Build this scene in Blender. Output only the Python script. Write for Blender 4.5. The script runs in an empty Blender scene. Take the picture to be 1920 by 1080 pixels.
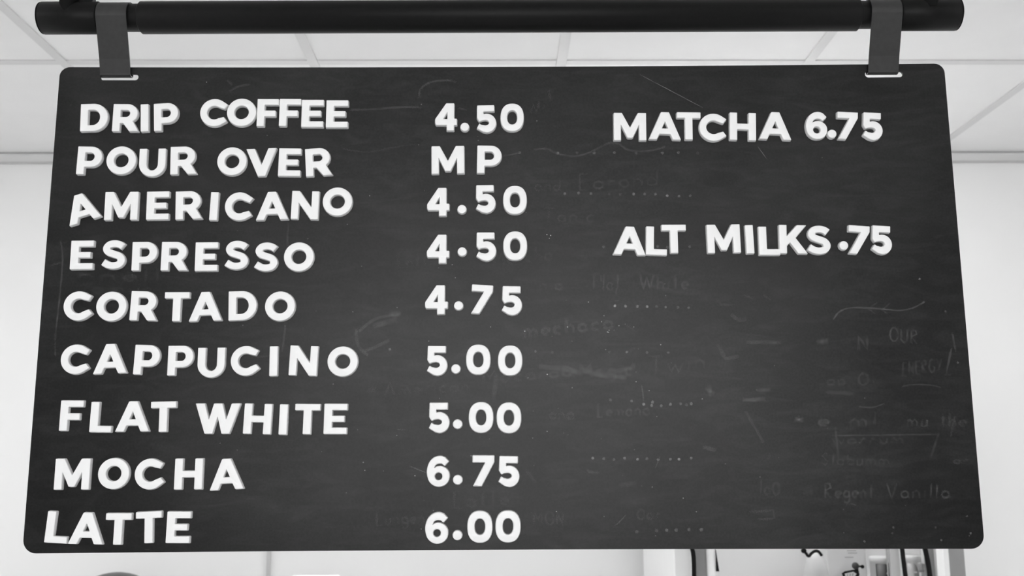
import bpy, bmesh, math, random
from mathutils import Vector, Matrix
random.seed(7)
SC = bpy.context.scene
COL = SC.collection
CZ = 1.5                      # camera height above the floor
F = 1880.0                    # focal length in pixels of a 1920 wide frame
# ------------------------------------------------------------------ camera
PITCH, YAW, ROLL = 0.17510995540639884, 0.0016834631785872054, -0.004782156470044033
fwd = Vector((math.sin(YAW)*math.cos(PITCH), math.cos(YAW)*math.cos(PITCH), math.sin(PITCH)))
rt0 = Vector((math.cos(YAW), -math.sin(YAW), 0)); up0 = rt0.cross(fwd)
rt = math.cos(ROLL)*rt0 + math.sin(ROLL)*up0
up = -math.sin(ROLL)*rt0 + math.cos(ROLL)*up0
cam = bpy.data.cameras.new('camera'); cam_o = bpy.data.objects.new('camera', cam); COL.objects.link(cam_o)
cam_o.matrix_world = Matrix(((rt.x, up.x, -fwd.x, 0), (rt.y, up.y, -fwd.y, 0), (rt.z, up.z, -fwd.z, CZ), (0, 0, 0, 1)))
cam.sensor_fit = 'HORIZONTAL'; cam.sensor_width = 36; cam.lens = 36*F/1920; cam.clip_start = .02
cam.dof.use_dof = True; cam.dof.focus_distance = 1.20; cam.dof.aperture_fstop = 10.0
SC.camera = cam_o
# ------------------------------------------------------------------ colour management, world, lights
vs = SC.view_settings; vs.view_transform = 'Standard'; vs.look = 'None'; vs.gamma = 1; vs.use_curve_mapping = False
vs.exposure = -0.14
w = bpy.data.worlds.new('world'); SC.world = w; w.use_nodes = True
w.node_tree.nodes['Background'].inputs[0].default_value = (1, 1, 1, 1)
w.node_tree.nodes['Background'].inputs[1].default_value = 1.0
SC.cycles.max_bounces = 8; SC.cycles.diffuse_bounces = 5

def area(name, loc, rot, sx, sy, power):
    l = bpy.data.lights.new(name, 'AREA'); l.shape = 'RECTANGLE'; l.size = sx; l.size_y = sy; l.energy = power
    o = bpy.data.objects.new(name, l); COL.objects.link(o); o.location = loc; o.rotation_euler = rot
    return o
# daylight of the shop front behind the camera
area('window_daylight', (0.0, -2.33, 1.83), (math.pi/2, 0, 0), 2.1, .95, 52)
FILL_TILES = [(-2.592, 2.027), (2.8975, 2.027), (-2.592, 1.417), (2.8975, 1.417), (-2.592, .807), (2.8975, .807), (-2.592, .197), (2.8975, .197), (-2.592, -.413), (2.8975, -.413), (-2.592, -1.023), (2.8975, -1.023)]  # added glowing tiles out of view, fill for walls and letter sides

def P(px, py, Y):             # point of the photograph's pixel on the plane y = Y
    r = (px-960)/F*rt - (py-540)/F*up + fwd
    r = r/r.y*Y
    return Vector((r.x, Y, r.z+CZ))

# ------------------------------------------------------------------ materials
def mat(name, c, rough=.5, var=0.0, scale=20, bump=0.0, metal=0.0, spec=.5, coat=0.0):
    m = bpy.data.materials.new(name); m.use_nodes = True; nt = m.node_tree
    b = nt.nodes['Principled BSDF']
    b.inputs['Base Color'].default_value = (c, c, c, 1); b.inputs['Roughness'].default_value = rough
    b.inputs['Metallic'].default_value = metal; b.inputs['Specular IOR Level'].default_value = spec
    b.inputs['Coat Weight'].default_value = coat
    tc = nt.nodes.new('ShaderNodeTexCoord')
    n = nt.nodes.new('ShaderNodeTexNoise'); n.inputs['Scale'].default_value = scale; n.inputs['Detail'].default_value = 6
    nt.links.new(tc.outputs['Object'], n.inputs['Vector'])
    mr = nt.nodes.new('ShaderNodeMapRange'); mr.inputs[1].default_value = .3; mr.inputs[2].default_value = .7
    mr.inputs[3].default_value = c*(1-var); mr.inputs[4].default_value = c*(1+var)
    nt.links.new(n.outputs['Fac'], mr.inputs[0]); nt.links.new(mr.outputs[0], b.inputs['Base Color'])
    if bump:
        bp = nt.nodes.new('ShaderNodeBump'); bp.inputs['Strength'].default_value = bump; bp.inputs['Distance'].default_value = .0006
        nt.links.new(n.outputs['Fac'], bp.inputs['Height']); nt.links.new(bp.outputs[0], b.inputs['Normal'])
    return m
M = {}
M['wall'] = mat('painted_wall', .80, .6, .015, 3)
M['tile'] = mat('ceiling_tile', .80, .8, .015, 8)
M['tee'] = mat('grid_metal', .62, .45, .01, 10)
M['trim'] = mat('wall_trim', .66, .5, .01, 10)
M['floor'] = mat('floor_vinyl', .78, .5, .05, 6)
M['sfloor'] = mat('shop_floor', .6, .5, .1, 6)
M['fwall'] = mat('front_wall_paint', .07, .7, .03, 4)
M['white'] = mat('letter_plastic', .885, .42, .006, 60, .04)
M['steel'] = mat('black_powder_coat', .0035, .48, .25, 220, .12, 0, .16)
M['strap'] = mat('black_strap_coat', .020, .5, .18, 160, .10)
M['black'] = mat('black_rubber', .004, .5, .2, 60, spec=.15)
M['dark'] = mat('dark_plastic', .045, .4, .2, 40)
M['wplastic'] = mat('white_plastic', .84, .35, .01, 20)
M['wbright'] = mat('bright_white_plastic', .92, .35, .01, 20)
M['lgrey'] = mat('light_grey_plastic', .5, .4, .04, 20)
M['grey'] = mat('grey_metal', .27, .4, .05, 20)
M['mgrey'] = mat('brushed_grey', .33, .35, .06, 20, metal=.2)
M['counter'] = mat('counter_laminate', .55, .3, .05, 9)
# chalkboard: dark coating with wiped chalk haze
def board_mat():
    m = bpy.data.materials.new('chalkboard_coating'); m.use_nodes = True; nt = m.node_tree; N = nt.nodes; L = nt.links
    b = N['Principled BSDF']
    tc = N.new('ShaderNodeTexCoord')
    def noise(sc, det, mapsc=(1, 1, 1), dist=0.0, rot=0.0):
        mp = N.new('ShaderNodeMapping'); mp.inputs['Scale'].default_value = mapsc; mp.inputs['Rotation'].default_value = (0, rot, 0)
        L.new(tc.outputs['Object'], mp.inputs['Vector'])
        n = N.new('ShaderNodeTexNoise'); n.inputs['Scale'].default_value = sc; n.inputs['Detail'].default_value = det
        n.inputs['Distortion'].default_value = dist; L.new(mp.outputs[0], n.inputs['Vector']); return n.outputs['Fac']
    def rng(s, a, bb, lo, hi):
        r = N.new('ShaderNodeMapRange'); r.inputs[1].default_value = a; r.inputs[2].default_value = bb
        r.inputs[3].default_value = lo; r.inputs[4].default_value = hi; L.new(s, r.inputs[0]); return r.outputs[0]
    def op(o, x, y):
        q = N.new('ShaderNodeMath'); q.operation = o
        for i, v in enumerate((x, y)):
            if isinstance(v, (int, float)): q.inputs[i].default_value = v
            else: L.new(v, q.inputs[i])
        return q.outputs[0]
    haze = rng(noise(4.5, 4, (1, 1, 1.6), .6), .38, .72, 0.0, 1.0)
    streak = rng(noise(16, 5, (1, 1, 3.5), 1.2, .35), .45, .8, 0.0, 1.0)
    fine = rng(noise(420, 3), .35, .65, -.0022, .0022)
    vor = N.new('ShaderNodeTexVoronoi'); vor.inputs['Scale'].default_value = 34; L.new(tc.outputs['Object'], vor.inputs['Vector'])
    speck = rng(vor.outputs['Distance'], .020, .034, 1, 0)
    gate = rng(noise(3.1, 2), .52, .60, 0, 1)
    speck = op('MULTIPLY', op('MULTIPLY', speck, gate), .10)
    c = op('ADD', op('MULTIPLY', haze, .010), op('MULTIPLY', streak, .010))
    c = op('ADD', c, fine); c = op('ADD', c, speck); c = op('ADD', c, .0034)
    cmb = N.new('ShaderNodeCombineColor')
    for i in range(3): L.new(c, cmb.inputs[i])
    L.new(cmb.outputs[0], b.inputs['Base Color'])
    b.inputs['Roughness'].default_value = .38; b.inputs['Specular IOR Level'].default_value = .262
    bp = N.new('ShaderNodeBump'); bp.inputs['Strength'].default_value = .12; bp.inputs['Distance'].default_value = .0004
    L.new(noise(300, 3), bp.inputs['Height']); L.new(bp.outputs[0], b.inputs['Normal'])
    return m
M['board'] = board_mat()
def chalk_mat():
    m = bpy.data.materials.new('wiped_chalk'); m.use_nodes = True; nt = m.node_tree; N = nt.nodes; L = nt.links
    for n in list(N):
        if n.type == 'BSDF_PRINCIPLED': N.remove(n)
    out = [n for n in N if n.type == 'OUTPUT_MATERIAL'][0]
    d = N.new('ShaderNodeBsdfDiffuse'); d.inputs[0].default_value = (.62, .62, .62, 1)
    t = N.new('ShaderNodeBsdfTransparent'); mx = N.new('ShaderNodeMixShader')
    at = N.new('ShaderNodeAttribute'); at.attribute_name = 'chalk'
    tc = N.new('ShaderNodeTexCoord'); n = N.new('ShaderNodeTexNoise'); n.inputs['Scale'].default_value = 105; n.inputs['Detail'].default_value = 1.2
    L.new(tc.outputs['Object'], n.inputs['Vector'])
    r = N.new('ShaderNodeMapRange'); r.inputs[1].default_value = .3; r.inputs[2].default_value = .7; r.inputs[3].default_value = .55; r.inputs[4].default_value = 1.45
    L.new(n.outputs['Fac'], r.inputs[0])
    q = N.new('ShaderNodeMath'); q.operation = 'MULTIPLY'; L.new(at.outputs['Fac'], q.inputs[0]); L.new(r.outputs[0], q.inputs[1])
    L.new(q.outputs[0], mx.inputs[0]); L.new(t.outputs[0], mx.inputs[1]); L.new(d.outputs[0], mx.inputs[2]); L.new(mx.outputs[0], out.inputs[0])
    return m
M['chalk'] = chalk_mat()
def emit(name, s):
    m = bpy.data.materials.new(name); m.use_nodes = True; b = m.node_tree.nodes['Principled BSDF']
    b.inputs['Emission Color'].default_value = (1, 1, 1, 1); b.inputs['Emission Strength'].default_value = s
    b.inputs['Base Color'].default_value = (.8, .8, .8, 1); return m
M['lamp'] = emit('light_diffuser', 8.3)
M['strip_lamp'] = emit('strip_diffuser', 21.0)
M['cooler_lamp'] = emit('cooler_lamp', 32.0)
g = bpy.data.materials.new('clear_glass'); g.use_nodes = True; nt = g.node_tree
b = nt.nodes['Principled BSDF']; nt.nodes.remove(b)
out = [n for n in nt.nodes if n.type == 'OUTPUT_MATERIAL'][0]
tr = nt.nodes.new('ShaderNodeBsdfTransparent'); gl = nt.nodes.new('ShaderNodeBsdfGlossy'); gl.inputs['Roughness'].default_value = .02
fr = nt.nodes.new('ShaderNodeFresnel'); mx = nt.nodes.new('ShaderNodeMixShader')
nt.links.new(fr.outputs[0], mx.inputs[0]); nt.links.new(tr.outputs[0], mx.inputs[1]); nt.links.new(gl.outputs[0], mx.inputs[2]); nt.links.new(mx.outputs[0], out.inputs[0])
M['glass'] = g

# ------------------------------------------------------------------ helpers
def link(name, me, m=None, parent=None):
    if m is not None and len(me.materials) == 0: me.materials.append(m)
    o = bpy.data.objects.new(name, me); COL.objects.link(o)
    if parent is not None: o.parent = parent
    return o
def tag(o, label=None, cat=None, group=None, kind=None):
    if label: o['label'] = label
    if cat: o['category'] = cat
    if group: o['group'] = group
    if kind: o['kind'] = kind
    return o
def obj(name, bm, m, parent=None, smooth=False):
    me = bpy.data.meshes.new(name); bmesh.ops.recalc_face_normals(bm, faces=bm.faces[:]); bm.to_mesh(me); bm.free()
    if smooth: me.shade_smooth()
    return link(name, me, m, parent)
def bx(bm, x0, x1, y0, y1, z0, z1, bev=0.0):
    r = bmesh.ops.create_cube(bm, size=1, matrix=Matrix.Translation(((x0+x1)/2, (y0+y1)/2, (z0+z1)/2)) @ Matrix.Diagonal((abs(x1-x0), abs(y1-y0), abs(z1-z0), 1)))
    if bev:
        vs_ = set(r['verts']); es = [e for e in bm.edges if e.verts[0] in vs_ and e.verts[1] in vs_]
        bmesh.ops.bevel(bm, geom=es, offset=bev, segments=2, profile=.5, affect='EDGES')
def box(name, m, parent, *a, bev=0.0):
    bm = bmesh.new(); bx(bm, *a, bev=bev); return obj(name, bm, m, parent)
def empty(name, loc):
    o = bpy.data.objects.new(name, None); COL.objects.link(o); o.location = loc; o.empty_display_size = .05; return o
def adopt(root, parts):       # parts built in world coordinates keep their place
    for p in parts:
        p.parent = root; p.matrix_parent_inverse = Matrix.Translation(-Vector(root.location))
def lathe(bm, prof, axis='Z', origin=(0, 0, 0), n=48):
    rings = []
    for r, h in prof:
        ring = []
        for i in range(n):
            a = 2*math.pi*i/n
            p = (r*math.cos(a), r*math.sin(a), h) if axis == 'Z' else (h, r*math.cos(a), r*math.sin(a))
            ring.append(bm.verts.new(Vector(origin)+Vector(p)))
        rings.append(ring)
    for a, b_ in zip(rings, rings[1:]):
        for i in range(n): bm.faces.new((a[i], a[(i+1) % n], b_[(i+1) % n], b_[i]))
    bm.faces.new(rings[0]); bm.faces.new(rings[-1])
def tube(bm, pts, r, n=10, flat=1.0):
    pts = [Vector(p) for p in pts]; rings = []
    for i, p in enumerate(pts):
        t = (pts[min(i+1, len(pts)-1)]-pts[max(i-1, 0)]).normalized()
        a = Vector((0, 1, 0)); u = t.cross(a).normalized(); v = u.cross(t)
        rings.append([bm.verts.new(p+u*r*math.cos(2*math.pi*k/n)+v*r*flat*math.sin(2*math.pi*k/n)) for k in range(n)])
    for a, b_ in zip(rings, rings[1:]):
        for i in range(n): bm.faces.new((a[i], a[(i+1) % n], b_[(i+1) % n], b_[i]))
    bm.faces.new(rings[0]); bm.faces.new(rings[-1])

# ------------------------------------------------------------------ the room (turned 0.6 degrees to the board)
RA = .0103
HC = CZ+.976                  # ceiling height
XL, XR, YF, YB = -3.55, 3.95, -2.4, 3.06
def structure(name, bm, m, label=None):
    o = obj(name, bm, m); o.rotation_euler.z = RA; tag(o, label=label, kind='structure'); return o
bm = bmesh.new(); bx(bm, XL, XR, 1.1, YB, -.05, 0); structure('floor', bm, M['floor'])
bm = bmesh.new(); bx(bm, XL, XR, YF, 1.0995, -.05, 0); structure('floor', bm, M['sfloor'])
bm = bmesh.new(); bx(bm, XL, XR, YB, YB+.1, 0, HC+.1); structure('wall_back', bm, M['wall'])
bm = bmesh.new(); bx(bm, XL-.1, XL, YF-.1, YB+.1, 0, HC+.1); structure('wall_left', bm, M['wall'])
bm = bmesh.new(); bx(bm, XR, XR+.1, YF-.1, YB+.1, 0, HC+.1); structure('wall_right', bm, M['wall'])
bm = bmesh.new()              # shop front wall with its window opening
bx(bm, XL, XR, YF-.1, YF, 0, 1.1); bx(bm, XL, XR, YF-.1, YF, 2.38, HC+.1)
bx(bm, XL, -1.3, YF-.1, YF, 1.1, 2.38); bx(bm, 1.3, XR, YF-.1, YF, 1.1, 2.38)
structure('wall_front', bm, M['fwall'])
bm = bmesh.new()
for a in ((-1.3, -1.24, 1.1, 2.38), (1.24, 1.3, 1.1, 2.38), (-1.24, 1.24, 1.1, 1.16), (-1.24, 1.24, 2.32, 2.38)):
    bx(bm, a[0], a[1], YF-.09, YF-.03, a[2], a[3])
win = structure('window_1', bm, M['lgrey'])
pn = box('window_pane', M['glass'], win, -1.24, 1.24, YF-.07, YF-.06, 1.16, 2.32)
# ceiling: slab above, tiles and grid bars below it
bm = bmesh.new(); bx(bm, XL, XR, YF, YB, HC+.06, HC+.1); ceil = structure('ceiling', bm, M['tile'])
xs = [.1525+.61*k for k in range(-7, 8)]
xs = [x for x in xs if XL+.02 < x < XR-.02]
ys = [2.332-.61*k for k in range(0, 9)]; ys = [y for y in ys if y > YF+.02]
xe = [XL]+xs+[XR]; ye = sorted([YB]+ys+[YF])
tile_me = {}
for i in range(len(xe)-1):
    for j in range(len(ye)-1):
        x0, x1, y0, y1 = xe[i], xe[i+1], ye[j], ye[j+1]; cx, cy = (x0+x1)/2, (y0+y1)/2
        lit = any(abs(cx-a) < .3 and abs(cy-c) < .3 for a, c in FILL_TILES)
        k = (round(x1-x0, 3), round(y1-y0, 3), lit)
        if k not in tile_me:
            bm = bmesh.new(); bx(bm, -(x1-x0)/2+.003, (x1-x0)/2-.003, -(y1-y0)/2+.003, (y1-y0)/2-.003, 0.0, .014, bev=.001)
            me = bpy.data.meshes.new('ceiling_tile'); bm.to_mesh(me); bm.free()
            me.materials.append(M['lamp'] if lit else M['tile']); tile_me[k] = me
        o = link('light_panel' if lit else 'ceiling_tile', tile_me[k], None, ceil)
        o.location = (cx, cy, HC+.0022)
for x in xs:
    box('grid_bar', M['tee'], ceil, x-.012, x+.012, YF, YB, HC-.0015, HC+.0020)
    box('grid_bar_web', M['tee'], ceil, x-.0015, x+.0015, YF, YB, HC+.0020, HC+.04)
for y in ys:
    for x0, x1 in zip(xe, xe[1:]):
        box('cross_bar', M['tee'], ceil, x0+(.0125 if x0 > XL else 0), x1-(.0125 if x1 < XR else 0), y-.012, y+.012, HC-.0008, HC+.0020)
o = box('strip_light', M['strip_lamp'], ceil, -.75, .95, 2.50, 2.64, HC-.012, HC-.0015)  # added emitter hidden behind the board to brighten the back wall
# wall angle under the ceiling: a strip with a shadow groove above it and a lip below coloured as its shadow line
bm = bmesh.new(); bx(bm, XL, XR, YB-.010, YB, HC-.030, HC-.005); 
bx(bm, XL, XR, YB-.004, YB, HC-.005, HC-.0002)
tr1 = structure('trim_1', bm, M['trim'])
box('lower_lip', M['lgrey'], tr1, XL, XR, YB-.013, YB-.0005, HC-.0345, HC-.0302)  # grey colour stands for the shadow under the trim
# raised white panel on the lower left of the back wall, with its grey edge strip
pnl = empty('wall_panel', (0, 0, 0)); pnl.rotation_euler.z = RA
def wl(px, py, Y=3.05):       # photograph pixel on the back wall, in the room's own axes
    p = P(px, py, Y); c, s = math.cos(RA), math.sin(RA); q = (c*p.x+s*p.y, -s*p.x+c*p.y, p.z)
    k = YB/q[1]; return Vector((q[0]*k, YB, (q[2]-CZ)*k+CZ))
A = wl(0, 763); B = wl(505, 1050)
box('sheet', M['wall'], pnl, XL+.02, B.x-.006, YB-.004, YB-.0005, .12, A.z)
box('edge_strip', M['lgrey'], pnl, B.x-.0055, B.x+.0055, YB-.012, YB-.0005, .12, A.z)
tag(pnl, 'white wall panel with grey vertical edge strip below the board on the left', 'wall panel')

# ------------------------------------------------------------------ the hanging board
BX, BZ, BW, BH = -0.008647972, 0.196923863+CZ, 1.0997387567, 0.586752353
BY, BT = 1.18, .004           # front face and thickness
def bow(x): return .0050*(1-min(1, ((x-BX)/(BW/2))**2))
def bslope(x): return -.0100*(x-BX)/(BW/2)**2
def corner(cx, cz, r, a0, n=10):
    return [(cx+r*math.cos(math.radians(a0+90*i/n)), cz+r*math.sin(math.radians(a0+90*i/n))) for i in range(n+1)]
x0, x1, z0, z1 = BX-BW/2, BX+BW/2, BZ-BH/2, BZ+BH/2
rT, rB = .0125, .0155
outl = corner(x1-rT, z1-rT, rT, 0)+corner(x0+rT, z1-rT, rT, 90)+corner(x0+rB, z0+rB, rB, 180)
outl += [(x0+rB+(BW-2*rB)*t, z0+.0012*math.sin(math.pi*t)) for t in [k/20 for k in range(1, 20)]]
outl += corner(x1-rB, z0+rB, rB, 270)
def slot(pxa, pxb, pya, pyb):
    a = P(pxa, (pya+pyb)/2, BY); b_ = P(pxb, (pya+pyb)/2, BY); zt = P((pxa+pxb)/2, pya, BY).z; zb = P((pxa+pxb)/2, pyb, BY).z
    r = (zt-zb)/2; zc = (zt+zb)/2
    pts = [(b_.x-r+r*math.cos(math.radians(t)), zc+r*math.sin(math.radians(t))) for t in range(90, -91, -18)]
    pts += [(a.x+r-r*math.cos(math.radians(t)), zc-r*math.sin(math.radians(t))) for t in range(90, -91, -18)]
    return pts, zc
s1, zs1 = slot(187.5, 258.5, 138, 149.5); s2, zs2 = slot(1623, 1693.5, 132.5, 144)
def curve_mesh(name, loops, ext, bev, res=2):
    cu = bpy.data.curves.new(name, 'CURVE'); cu.dimensions = '2D'; cu.fill_mode = 'BOTH'
    cu.extrude = ext; cu.bevel_depth = bev; cu.bevel_resolution = res; cu.offset = -bev
    for lp in loops:
        sp = cu.splines.new('POLY'); sp.points.add(len(lp)-1); sp.use_cyclic_u = True
        for p, q in zip(sp.points, lp): p.co = (q[0], q[1], 0, 1)
    o = bpy.data.objects.new(name, cu); COL.objects.link(o)
    bpy.context.view_layer.update()
    dg = bpy.context.evaluated_depsgraph_get()
    me = bpy.data.meshes.new_from_object(o.evaluated_get(dg), depsgraph=dg)
    bpy.data.objects.remove(o); bpy.data.curves.remove(cu); me.name = name
    return me
me = curve_mesh('board_sheet', [outl, s1, s2], BT/2-.0004, .0004, 1)
bm = bmesh.new(); bm.from_mesh(me); bmesh.ops.remove_doubles(bm, verts=bm.verts[:], dist=1e-6)
for v in bm.verts: v.co = Vector((v.co.x, BY+BT/2-v.co.z, v.co.y))
for k in range(1, 24):
    X = x0+BW*k/24
    bmesh.ops.bisect_plane(bm, geom=bm.verts[:]+bm.edges[:]+bm.faces[:], plane_co=(X, 0, 0), plane_no=(1, 0, 0))
for v in bm.verts: v.co.y += bow(v.co.x)
board = empty('menu_board', (BX, BY, z0))
sheet = obj('board_sheet', bm, M['board'])
tag(board, 'dark grey rounded chalkboard menu sheet hanging from the black bar by two straps', 'menu board')
board_parts = [sheet]

# ------------------------------------------------------------------ bar, posts, straps
YBR = 1.170; RB, RC = .0199, .0171
zl = zr = .5584*YBR/1.187+CZ
pa = P(73, 30, YBR-RB*.4).x; pb = P(1801, 28, YBR-RB*.4).x
def bx_at(px): return P(px, 40, YBR-RB).x
bar = empty('hanging_bar', ((pa+pb)/2, YBR, (zl+zr)/2)); tilt = math.atan2(zr-zl, pb-pa); bar.rotation_euler.y = -tilt
half = (pb-pa)/2; mid = (pa+pb)/2
def rod(name, xa, xb, r, m, chamf=.0012, parent=bar):
    bm = bmesh.new(); lathe(bm, [(r-chamf, xa-mid), (r, xa-mid+chamf), (r, xb-mid-chamf), (r-chamf, xb-mid)], 'X', n=64)
    o = obj(name, bm, m, parent)
    for p in o.data.polygons: p.use_smooth = len(p.vertices) == 4
    return o
rod('core_rod', bx_at(150), bx_at(1720), RC, M['steel'])
rod('main_tube', bx_at(251), bx_at(1622), RB, M['steel'], .0022)
rod('end_tube', pa+.0012, P(186.5, 138, BY-.004).x-.0008, RB, M['steel'])
rod('end_tube', P(1686.5, 138, BY-.004).x+.0008, pb-.0012, RB, M['steel'])
rod('end_cap', pa, pa+.0011, RB-.0004, M['black'], .0004)
rod('end_cap', pb-.0011, pb, RB-.0004, M['black'], .0004)
tag(bar, 'thick matt black round bar the chalkboard menu hangs from', 'bar')
for px, lab in ((127, 'black vertical post joining the bar near its left end'), (1744, 'black vertical post joining the bar near its right end')):
    x = P(px, 10, YBR-.012).x; z = zl+(zr-zl)*(x-pa)/(pb-pa)
    post = empty('support_post', (x, YBR-(.0084 if px < 900 else .0092), z+.0012)); bm = bmesh.new()
    lathe(bm, [(.0115, 0), (.0115, HC-z-.006)], 'Z', n=40); p1 = obj('tube', bm, M['steel'], post)
    for q in p1.data.polygons: q.use_smooth = len(q.vertices) == 4
    bm = bmesh.new(); lathe(bm, [(.030, HC-z-.0062), (.030, HC-z-.0028)], 'Z', n=40); obj('ceiling_flange', bm, M['steel'], post)
    if px < 900:
        bm = bmesh.new(); bx(bm, .008, .028, .001, .012, RB-.003, RB+.012, bev=.001); obj('set_clamp', bm, M['steel'], post)
    tag(post, lab, 'post')
def strap(pxa, pxb, zc, lab):
    a = P(pxa, 138, BY-.004).x; b_ = P(pxb, 138, BY-.004).x; xc = (a+b_)/2; hw = (b_-a)/2
    z = zl+(zr-zl)*(xc-pa)/(pb-pa); R1 = RC+.0002; t = .0014; bw = bow(xc)
    path = []
    for k in range(-6, 40):                        # from behind the bar over its top to the front
        an = math.radians(5*k+1); path.append((YBR+(R1+t/2)*math.cos(an), z+(R1+t/2)*math.sin(an)))
    zt = zc+.0036-.0010
    yf = BY+bw-.0030; yk = BY+BT+bw+.0016; rr = (yk-yf)/2
    y0_, z0_ = path[-1]
    for k in range(1, 5): path.append((y0_+(yf-y0_)*k/5*.98, z0_+(zt+.006-z0_)*k/5))
    path.append((yf, zt+.0012))
    for k in range(1, 8):
        an = math.pi+math.pi*k/8; path.append((yf+rr+rr*math.cos(an), zt+.45*rr*math.sin(an)))
    path.append((yk, zt+.0012)); path.append((yk+.0006, zt+.012))
    bm = bmesh.new(); n = len(path); rings = []
    for i, (y, zz) in enumerate(path):
        q0 = path[max(0, i-1)]; q1 = path[min(n-1, i+1)]; d = Vector((q1[0]-q0[0], q1[1]-q0[1])).normalized(); nr = Vector((-d.y, d.x))
        rg = []
        for sx, sn in ((-1, -1), (1, -1), (1, 1), (-1, 1)):
            rg.append(bm.verts.new((xc+sx*hw, y+nr.x*sn*t/2, zz+nr.y*sn*t/2)))
        rings.append(rg)
    for A_, B_ in zip(rings, rings[1:]):
        for k in range(4): bm.faces.new((A_[k], A_[(k+1) % 4], B_[(k+1) % 4], B_[k]))
    bm.faces.new(rings[0]); bm.faces.new(rings[-1][::-1])
    o = obj('hanging_strap', bm, M['strap']); tag(o, lab, 'strap', None); return o
strap(186.5, 243.5, zs1, 'black metal strap looped through the slot at the board\'s upper left')
strap(1629.5, 1686.5, zs2, 'black metal strap looped through the slot at the board\'s upper right')

# ------------------------------------------------------------------ letter shapes (cap height 1)
def arc(cx, cy, rx, ry, a0, a1, n=18):
    return [(cx+rx*math.cos(math.radians(a0+(a1-a0)*i/n)), cy+ry*math.sin(math.radians(a0+(a1-a0)*i/n))) for i in range(n+1)]
def catmull(p, closed=False, n=6):
    out = []; m = len(p); rng = range(m if closed else m-1)
    for i in rng:
        g = (lambda k: p[k % m]) if closed else (lambda k: p[max(0, min(m-1, k))])
        a, b_, c, d = g(i-1), g(i), g(i+1), g(i+2)
        for k in range(n):
            t = k/n
            out.append(tuple(.5*((2*b_[j])+(-a[j]+c[j])*t+(2*a[j]-5*b_[j]+4*c[j]-d[j])*t*t+(-a[j]+3*b_[j]-3*c[j]+d[j])*t**3) for j in (0, 1)))
    if not closed: out.append(p[-1])
    return out
def stroke(cl, th):
    L_, R_ = [], []
    for i, p in enumerate(cl):
        a = cl[max(0, i-1)]; b_ = cl[min(len(cl)-1, i+1)]; d = Vector((b_[0]-a[0], b_[1]-a[1])).normalized()
        L_.append((p[0]-d.y*th/2, p[1]+d.x*th/2)); R_.append((p[0]+d.y*th/2, p[1]-d.x*th/2))
    return L_+R_[::-1]
def sup(cx, cy, rx, ry, e, n=44):
    o = []
    for i in range(n):
        a = 2*math.pi*i/n; c, s = math.cos(a), math.sin(a)
        o.append((cx+rx*math.copysign(abs(c)**(2/e), c), cy+ry*math.copysign(abs(s)**(2/e), s)))
    return o
def soft(lp, r=.022):          # round the sharp corners a little
    out = []; n = len(lp)
    for i in range(n):
        a, b_, c = Vector(lp[i-1]), Vector(lp[i]), Vector(lp[(i+1) % n])
        u, v = a-b_, c-b_
        if u.length < 1e-6 or v.length < 1e-6: continue
        if abs(math.pi-u.angle(v)) > .35:
            q = min(r, u.length*.4, v.length*.4); p, s = b_+u.normalized()*q, b_+v.normalized()*q
            for t in (0, .33, .67, 1): out.append(tuple(p*(1-t)**2+b_*2*t*(1-t)+s*t*t))
        else: out.append(tuple(b_))
    return out
def bowlR(a0=-90): return arc(.48, .635, .37, .365, a0, 90)
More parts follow.
